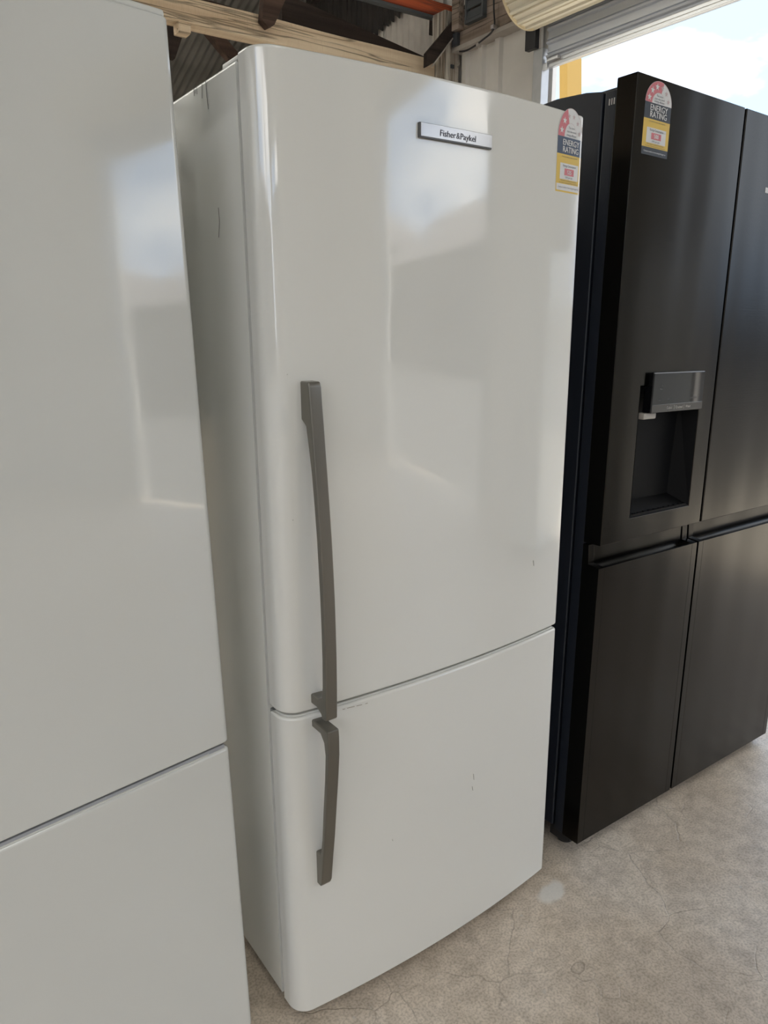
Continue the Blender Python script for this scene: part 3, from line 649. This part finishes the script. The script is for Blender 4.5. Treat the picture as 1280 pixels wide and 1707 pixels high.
def energy_label(parent, fmap, w, zarch, zhead, zyel, zbot, stars, value, red_to, header, foot_dark):
    r = w/2; ar = w*.5; sy = zarch_h = 1.0
    MI = [L_white, L_red, header, L_yel, L_ink, L_pink, L_black]
    bm = bmesh.new(); hgt = zarch-zhead; sy = hgt/r
    sector(bm, r, zhead, 0, r, 0, math.pi, fmap, .0003, 0, 36, sy)
    rect_uv(bm, 0, w, zyel, zhead, fmap, .0003, 2)
    if foot_dark:
        rect_uv(bm, 0, w, zbot, zyel-.0535, fmap, .0003, 6); rect_uv(bm, 0, w, zyel-.0535, zyel, fmap, .0003, 3)
        fb = zyel-.0535
    else:
        rect_uv(bm, 0, w, zbot, zyel, fmap, .0003, 3); rect_uv(bm, .002, w-.002, zbot+.003, zbot+.0145, fmap, .0005, 0); fb = zbot+.0145
    sector(bm, r, zhead, r*.50, r*.985, 0, red_to, fmap, .0005, 1, 20, sy)
    for a0, a1 in ((.985, 1.0), (.49, .50)): sector(bm, r, zhead, r*a0, r*a1, 0, math.pi, fmap, .0006, 5, 36, sy)
    hh = zyel-fb
    rect_uv(bm, w*.14, w*.88, fb+hh*.16, fb+hh*.70, fmap, .0005, 0); rect_uv(bm, w*.32, w*.70, fb+hh*.30, fb+hh*.53, fmap, .0007, 1)
    me = obj('energy_label', bm, None, parent, recalc=False)
    for m_ in MI: me.data.materials.append(m_)
    me['label'] = 'energy rating sticker with %s stars and the number %s' % ({2: 'two', 3: 'three'}[stars], value)
    bm = bmesh.new(); 
    for k in range(6):
        a = math.pi-math.radians(16+k*29.6)
        if k < stars: star(bm, r+r*.75*math.cos(a), zhead+sy*r*.75*math.sin(a), r*.165, fmap, .0008)
    s_ = obj('star_print', bm, L_white, me, recalc=False)
    bm = bmesh.new()
    for k in range(stars, 6):
        a = math.pi-math.radians(16+k*29.6)
        if a > math.radians(8): star(bm, r+r*.75*math.cos(a), zhead+sy*r*.75*math.sin(a), r*.13, fmap, .0008)
    obj('star_outline', bm, L_pink, me, recalc=False)
    bm = bmesh.new(); hz = zhead-zyel; k = w*.155
    put_text(bm, 'ENERGY', k*1.18, r*1.06, zhead-hz*.47, fmap, .0008, .98, bold=w*.003); put_text(bm, 'RATING', k*1.18, r*1.06, zhead-hz*.88, fmap, .0008, .98, bold=w*.003)
    put_text(bm, value, w*.125, r*1.02, fb+hh*.345, fmap, .0010, .95, bold=w*.004)
    obj('lettering', bm, L_white, me, recalc=False)
    bm = bmesh.new(); t = w*.062
    for i, s in enumerate(('The more', 'stars the more', 'energy efficient')): put_text(bm, s, t*1.1, r*1.05, zhead+sy*r*(.30-.125*i), fmap, .0008, .9)
    put_text(bm, 'Energy Consumption', t*1.1, r*1.02, fb+hh*.585, fmap, .0009, .9); put_text(bm, 'kWh per year', t*.95, r*1.02, fb+hh*.20, fmap, .0009, .9)
    put_text(bm, 'A joint government and industry programme', t*.62, r, fb+hh*.90, fmap, .0009, .9)
    put_text(bm, 'When tested in accordance with the standard.', t*.62, r, fb+hh*.10, fmap, .0009, .9); put_text(bm, 'Actual energy use and running costs will depend on how you use it', t*.55, r, fb+hh*.03, fmap, .0009, .82)
    if not foot_dark: put_text(bm, 'Compare models at www.energyrating.gov.au', t*.78, r, zbot+.0075, fmap, .0009, .92)
    obj('small_print', bm, L_ink, me, recalc=False)
    if foot_dark:
        bm = bmesh.new(); put_text(bm, 'Compare models at www.energyrating.gov.au', t*.8, r, zbot+.0055, fmap, .0009, .92); obj('footer_print', bm, L_white, me, recalc=False)
    return me
energy_label(fr, map_main(s_of_x(.6120)), .0790, 1.734, 1.6835, 1.6535, 1.587, 2, '525', math.radians(72), L_navy, False)

# badge
sb0 = s_of_x(.2725); fm = map_main(sb0); bw = s_of_x(.4305)-sb0
bm = bmesh.new(); n = 24; zt, zb_ = 1.6570, 1.6340
rings = []
for i in range(n+1):
    u = bw*i/n; rings.append([bm.verts.new(fm(u, zb_, -.001)), bm.verts.new(fm(u, zb_, .0052)), bm.verts.new(fm(u, zt, .0052)), bm.verts.new(fm(u, zt, -.001))])
for a, b in zip(rings, rings[1:]):
    for k in range(4): bm.faces.new((a[k], b[k], b[(k+1) % 4], a[(k+1) % 4]))
bm.faces.new(rings[0]); bm.faces.new(rings[-1][::-1])
M_badgedark = mat('badge_rim', (.12, .12, .12), .3, .6); M_badge = mat('silver_badge', (.66, .66, .67), .22, .35)
bd = obj('badge', bm, M_badgedark, fr, bevel=.0012)
bm = bmesh.new(); rings = []
for i in range(n+1):
    u = .0022+(bw-.0030)*i/n; rings.append([bm.verts.new(fm(u, zb_+.0024, .004)), bm.verts.new(fm(u, zb_+.0024, .0062)), bm.verts.new(fm(u, zt-.0008, .0062)), bm.verts.new(fm(u, zt-.0008, .004))])
for a, b in zip(rings, rings[1:]):
    for k in range(4): bm.faces.new((a[k], b[k], b[(k+1) % 4], a[(k+1) % 4]))
bm.faces.new(rings[0]); bm.faces.new(rings[-1][::-1]); obj('face_plate', bm, M_badge, bd, bevel=.0004)
bm = bmesh.new()
for word, pa_, pb_, bo in (('Fisher', 729.5, 755.2, .0002), ('&', 756.2, 762.0, 0), ('Paykel', 763.0, 788.5, .0002)):
    ua = s_of_x(at(pa_, 228, Y=-.079).x)-sb0; ub = s_of_x(at(pb_, 228, Y=-.079).x)-sb0
    put_text(bm, word, .0134, ua, 1.6408, fm, .0066, align='LEFT', bold=bo, fitw=ub-ua, shear=.05)
obj('lettering', bm, L_ink, bd, recalc=False)

# scratches on the side and chips on the doors
def strips(name, lines, fpos, w, material, parent):
    bm = bmesh.new()
    for ln in lines:
        P = [fpos(*q) for q in ln]
        for a, b in zip(P, P[1:]):
            d = (b-a).normalized(); s = d.cross(Vector((1, 0, 0))) if abs(d.x) < .5 else d.cross(Vector((0, 1, 0))); s = s.normalized()*w/2
            bm.faces.new([bm.verts.new(v) for v in (a-s, a+s, b+s, b-s)])
    o = obj(name, bm, material, parent, recalc=False); return o
def side(px, py):
    p = at(px, py, X=0.0); return Vector((-.0006+.001, p.y, p.z))
st = strips('scratches', [((342, 133), (344, 158), (347, 182)), ((322, 146), (323.5, 160)), ((327, 143), (328, 157)), ((336, 140), (336.5, 164)), ((324.5, 148), (325, 156)), ((363.5, 346), (365.5, 370), (364, 396))], side, .0022, M_scr, fr)
st['label'] = 'thin dark scratches on the left side panel'
def frontp(px, py):
    p = at(px, py, Y=-.079)
    x, y, nn = surf(s_of_x(min(max(p.x, .03), .68))); return Vector((x, y-.0006, p.z))
ch = strips('paint_chips', [((576, 1186.5), (580, 1185.2)), ((583, 1184), (595, 1180.5)), ((598, 1179.7), (607, 1177)), ((612, 1175.5), (616, 1174)), ((894, 936), (895, 945)), ((460, 626), (462, 627.5)), ((789, 1290), (790, 1300)), ((787, 1311), (788, 1318)), ((655, 1400), (656, 1403)), ((469, 875), (470, 877))], frontp, .0011, M_chip, fr)

# =================================================================== LEFT WHITE FRIDGE (turned a few degrees)
lf = empty('white_fridge', (-.0838, -.0303, 0), 'white two door fridge with flat doors, cut off by the left edge of the photo', 'fridge')
lf.rotation_euler = (-.0326, 0, .1376)
def lf_door(z0, z1, name, rb=.008):
    P = [(-.72, -.0), (-.72, .055), (.004, .055), (.004, 0)]
    # rounded plan outline, counter clockwise seen from above
    pts = []
    def cor(cx, cy, a0, a1, r, n=6):
        for i in range(n+1):
            a = math.radians(a0+(a1-a0)*i/n); pts.append((cx+r*math.cos(a), cy+r*math.sin(a)))
    cor(-.72+.012, .012, 180, 270, .012); cor(.004-.010, .010, 270, 360, .010); cor(.004-.003, .052, 0, 90, .003, 2); cor(-.717, .052, 90, 180, .003, 2)
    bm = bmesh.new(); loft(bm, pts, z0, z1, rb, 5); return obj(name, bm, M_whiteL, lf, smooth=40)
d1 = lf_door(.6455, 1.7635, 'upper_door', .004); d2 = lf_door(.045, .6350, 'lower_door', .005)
bm = bmesh.new(); box(bm, -.715, .0015, .006, .053, 1.7630, 1.7740); obj('top_cap', bm, M_trimw, d1, bevel=.004, seg=3)
bm = bmesh.new(); box(bm, -.7, -.004, .0045, .05, .6340, .6415); obj('top_moulding', bm, M_groove, d2, bevel=.001)
bm = bmesh.new(); box(bm, -.7, -.035, .0018, .0060, .6345, .6368); obj('grip_strip', bm, M_trimw, d2, bevel=.001)
bm = bmesh.new(); box(bm, -.71, -.006, .055, .064, .05, 1.755); obj('door_gasket', bm, M_gasket, lf)
bm = bmesh.new(); loft(bm, [(-.72, .064), (-.012, .064), (-.012, .62), (-.72, .62)], .05, 1.757, .006, 3); obj('cabinet', bm, M_side, lf, smooth=50)
for x in (-.67, -.05):
    for y in (.1, .56):
        bm = bmesh.new(); tube(bm, [(x, y, .0326*y+.001), (x, y, .06)], .018, 14); obj('foot', bm, M_rub, lf, smooth=40)

# =================================================================== BLACK FOUR DOOR FRIDGE
bf = empty('black_fridge', (.8125, -.0658, 0), 'black steel four door fridge with ice and water dispenser, right of the white fridge', 'fridge')
bf.rotation_euler = (-.0026, .0180, -.0005)
bf_inv = (Matrix.Translation(bf.location) @ bf.rotation_euler.to_matrix().to_4x4()).inverted()
DW = .4035; GAP = .0075; X2 = DW+GAP; XE = X2+.529; ZT = 1.8313; ZM = .843; ZL = .7885; Z0 = .0480
def sdoor(x0, x1, z0, z1, name, depth=.05):
    return bx(name, (x0, x1, 0, depth, z0, z1), M_steel, bf, .0028, 3)
# left upper door with the dispenser opening
RX0, RX1, RZ0, RZ1 = .100, .3435, .8960, 1.2060
bm = bmesh.new()
xs = [0, RX0, RX1, DW]; zs = [ZM, RZ0, RZ1, ZT]; g = {}
for i, x in enumerate(xs):
    for j, z in enumerate(zs): g[i, j] = bm.verts.new((x, 0, z))
for i in range(3):
    for j in range(3):
        if (i, j) == (1, 1): continue
        bm.faces.new((g[i, j], g[i+1, j], g[i+1, j+1], g[i, j+1]))
bk = [bm.verts.new(v) for v in ((0, .05, ZM), (DW, .05, ZM), (DW, .05, ZT), (0, .05, ZT))]
hk = [bm.verts.new(v) for v in ((RX0, .045, RZ0), (RX1, .045, RZ0), (RX1, .045, RZ1), (RX0, .045, RZ1))]
bm.faces.new(bk[::-1])
def side_face(lst, b0, b1): bm.faces.new(lst + [b1, b0])
side_face([g[0, 0], g[1, 0], g[2, 0], g[3, 0]], bk[0], bk[1]); side_face([g[3, 0], g[3, 1], g[3, 2], g[3, 3]], bk[1], bk[2])
side_face([g[3, 3], g[2, 3], g[1, 3], g[0, 3]], bk[2], bk[3]); side_face([g[0, 3], g[0, 2], g[0, 1], g[0, 0]], bk[3], bk[0])
inner = [g[1, 1], g[2, 1], g[2, 2], g[1, 2]]
for i in range(4): bm.faces.new((inner[i], hk[i], hk[(i+1) % 4], inner[(i+1) % 4]))
bm.faces.new(hk)
d_ul = obj('upper_left_door', bm, M_steel, bf, bevel=.0022, seg=3)
# dispenser: niche liner, tray, panel, lever
dp = bx('dispenser', (.0, .0, .0, .0, .0, .0), M_dark, bf, 0) if False else None
bm = bmesh.new(); e_ = .0012
liner = [(RX0+e_, RZ0+e_), (RX1-e_, RZ0+e_), (RX1-e_, RZ1-e_), (RX0+e_, RZ1-e_)]
f0 = [bm.verts.new((x, .0005, z)) for x, z in liner]
b0 = [bm.verts.new(v) for v in ((RX0+.035, .0435, RZ0+.03), (RX1-.035, .0435, RZ0+.03), (RX1-.02, .0435, RZ1-.03), (RX0+.006, .0435, RZ1-.03))]
for i in range(4): bm.faces.new((f0[i], f0[(i+1) % 4], b0[(i+1) % 4], b0[i]))
bm.faces.new(b0)
M_niche = mat('niche_black', (.0035, .0035, .004), .55)
M_niche.node_tree.nodes['Principled BSDF'].inputs['Specular IOR Level'].default_value = .12
disp = obj('dispenser', bm, M_niche, bf, recalc=False)
bm = bmesh.new(); box(bm, RX0+.006, RX1-.006, .003, .036, RZ0+.002, RZ0+.007)
for k in range(10): box(bm, RX0+.02+k*.021, RX0+.032+k*.021, .006, .032, RZ0+.007, RZ0+.0085)
obj('drip_tray', bm, M_niche, disp, bevel=.0006)
pnl = bx('control_panel', (.128, .3355, -.0125, .012, 1.143, 1.2360), M_darkgloss, bf, .003, 3)
pnl['label'] = 'glossy black control panel above the dispenser niche'
M_pl = mat('panel_lower', (.09, .085, .08), .15, .6); bx('button_strip', (.1295, .334, -.0132, -.0120, 1.1445, 1.1625), M_pl, pnl, .0004, 1)
M_nz = mat('grey_plastic', (.42, .39, .35), .45); bx('ice_chute', (.116, .163, -.004, .02, 1.1290, 1.1435), M_nz, bf, .003)
bm = bmesh.new(); fp = map_flat(0, -.0133)
for s, x in (('Cubed', .198), ('Crushed', .2365), ('Water', .274)): put_text(bm, s, .0085, x, 1.1510, fp, .0002, .95)
for x in (.2165, .2565): rect_uv(bm, x, x+.0006, 1.1490, 1.1590, fp, .0002, 0, 1)
M_txt = mat('panel_print', (.55, .53, .50), .5); obj('lettering', bm, M_txt, pnl, recalc=False)
bm = bmesh.new(); fp = map_flat(0, -.0125)
for s, x, z in (('Freezer', .157, 1.172), ('Fridge', .196, 1.172), ('Lock', .285, 1.172), ('Filter', .161, 1.196), ('Hold 3s', .300, 1.172), ('-18', .161, 1.204)): put_text(bm, s, .0062, x, z, fp, .0002, .95)
M_txt2 = mat('panel_dim_print', (.13, .13, .13), .5); obj('icons', bm, M_txt2, pnl, recalc=False)
sdoor(X2, XE, ZM, ZT, 'upper_right_door')
# grip gap between upper and lower doors
for x0, x1, nm in ((0, DW, 'lower_left_door'), (X2, XE, 'lower_right_door')):
    bm = bmesh.new()
    # front skin with a scooped finger groove behind its top edge
    prof_ = [(0, Z0), (0, ZL), (.0045, ZL+.0004), (.0075, ZL-.022), (.020, ZL-.028), (.030, ZL-.006), (.034, ZL+.004), (.036, ZM-.004), (.05, ZM-.004), (.05, Z0)]
    poly_extrude_x(bm, prof_, x0+.022, x1-.022)
    d = obj(nm, bm, M_steel, bf, bevel=.0012, seg=2)
    for a, b in ((x0, x0+.0223), (x1-.0223, x1)):
        bm = bmesh.new(); poly_extrude_x(bm, [(0, Z0), (0, ZL), (.031, ZL+.004), (.034, ZM-.004), (.05, ZM-.004), (.05, Z0)], a, b)
        obj('door_end', bm, M_steel, d, bevel=.0009, seg=2)
bm = bmesh.new(); box(bm, .012, XE-.012, .047, .062, Z0+.01, ZT-.03); obj('door_gasket', bm, M_rub, bf)
bm = bmesh.new(); box(bm, .001, XE-.001, .050, .078, Z0, 1.811); obj('door_backs', bm, M_blackside, bf, bevel=.003)
bm = bmesh.new(); poly_extrude_x(bm, [(.084, .055), (.60, .03), (.60, 1.80), (.5, 1.815), (.21, 1.828), (.13, 1.822), (.084, 1.8135)], 0, XE); obj('cabinet', bm, M_blackside, bf, bevel=.004, seg=3)
for x in (.02, XE-.1): bx('hinge_cover', (x, x+.08, .03, .16, 1.8105, 1.822), M_dark, bf, .004)
bm = bmesh.new()
for k in range(3): box(bm, -.0006, .0006, .052+k*.006, .0545+k*.006, 1.783, 1.795)
obj('side_marks', bm, M_txt, bf)
bm = bmesh.new(); poly_extrude_x(bm, [(.035, .052), (.030, .030), (.05, .018), (.10, .018), (.10, .055)], .01, XE-.01); obj('kick_plate', bm, M_dark, bf, bevel=.003)
for x in (.045, XE-.06):
    for y in (.075, .52):
        bm = bmesh.new(); tube(bm, [(x, y, .018*x+.0005-.0026*y*0), (x, y, .035)], .020, 16); obj('foot', bm, M_rub, bf, smooth=40)
energy_label(bf, map_flat(.0300), .0900, 1.8255, 1.7830, 1.7525, 1.6840, 3, '500', math.radians(108), L_black, True)
# small white sticker on the right door
sp_ = (bf_inv @ at(1278.5, 312, Y=-.0658)); bm = bmesh.new(); rect_uv(bm, sp_.x, sp_.x+.045, sp_.z-.012, sp_.z+.0, map_flat(0), .0004, 0, 1); obj('white_sticker', bm, L_white, bf, recalc=False)

# unseen white fridge added to give the pale stripe mirrored in the centre fridge
of = empty('white_fridge', (2.85, -1.68, 0), 'plain white upright fridge added unseen across the aisle by the side wall', 'fridge')
bx('cabinet', (.05, .55, -.19, .19, .03, 1.72), M_side, of, .006); bx('lower_door', (0, .046, -.19, .19, .05, .62), M_whiteL, of, .006); bx('upper_door', (0, .046, -.19, .19, .63, 1.72), M_whiteL, of, .006)
for z in (.5, .75): bx('handle', (-.03, 0.001, -.17, -.15, z-.09, z+.09), M_hand, of, .004)
for x in (.08, .5):
    for y in (-.15, .15):
        bm = bmesh.new(); tube(bm, [(x, y, 0), (x, y, .035)], .018, 12); obj('foot', bm, M_rub, of)

for o in bpy.data.objects:
    if o.parent and o.name.split('.')[0] in ('lettering', 'small_print', 'scratches', 'paint_chips', 'star_print', 'star_outline', 'footer_print', 'icons', 'side_marks'):
        o['kind'] = 'stuff'
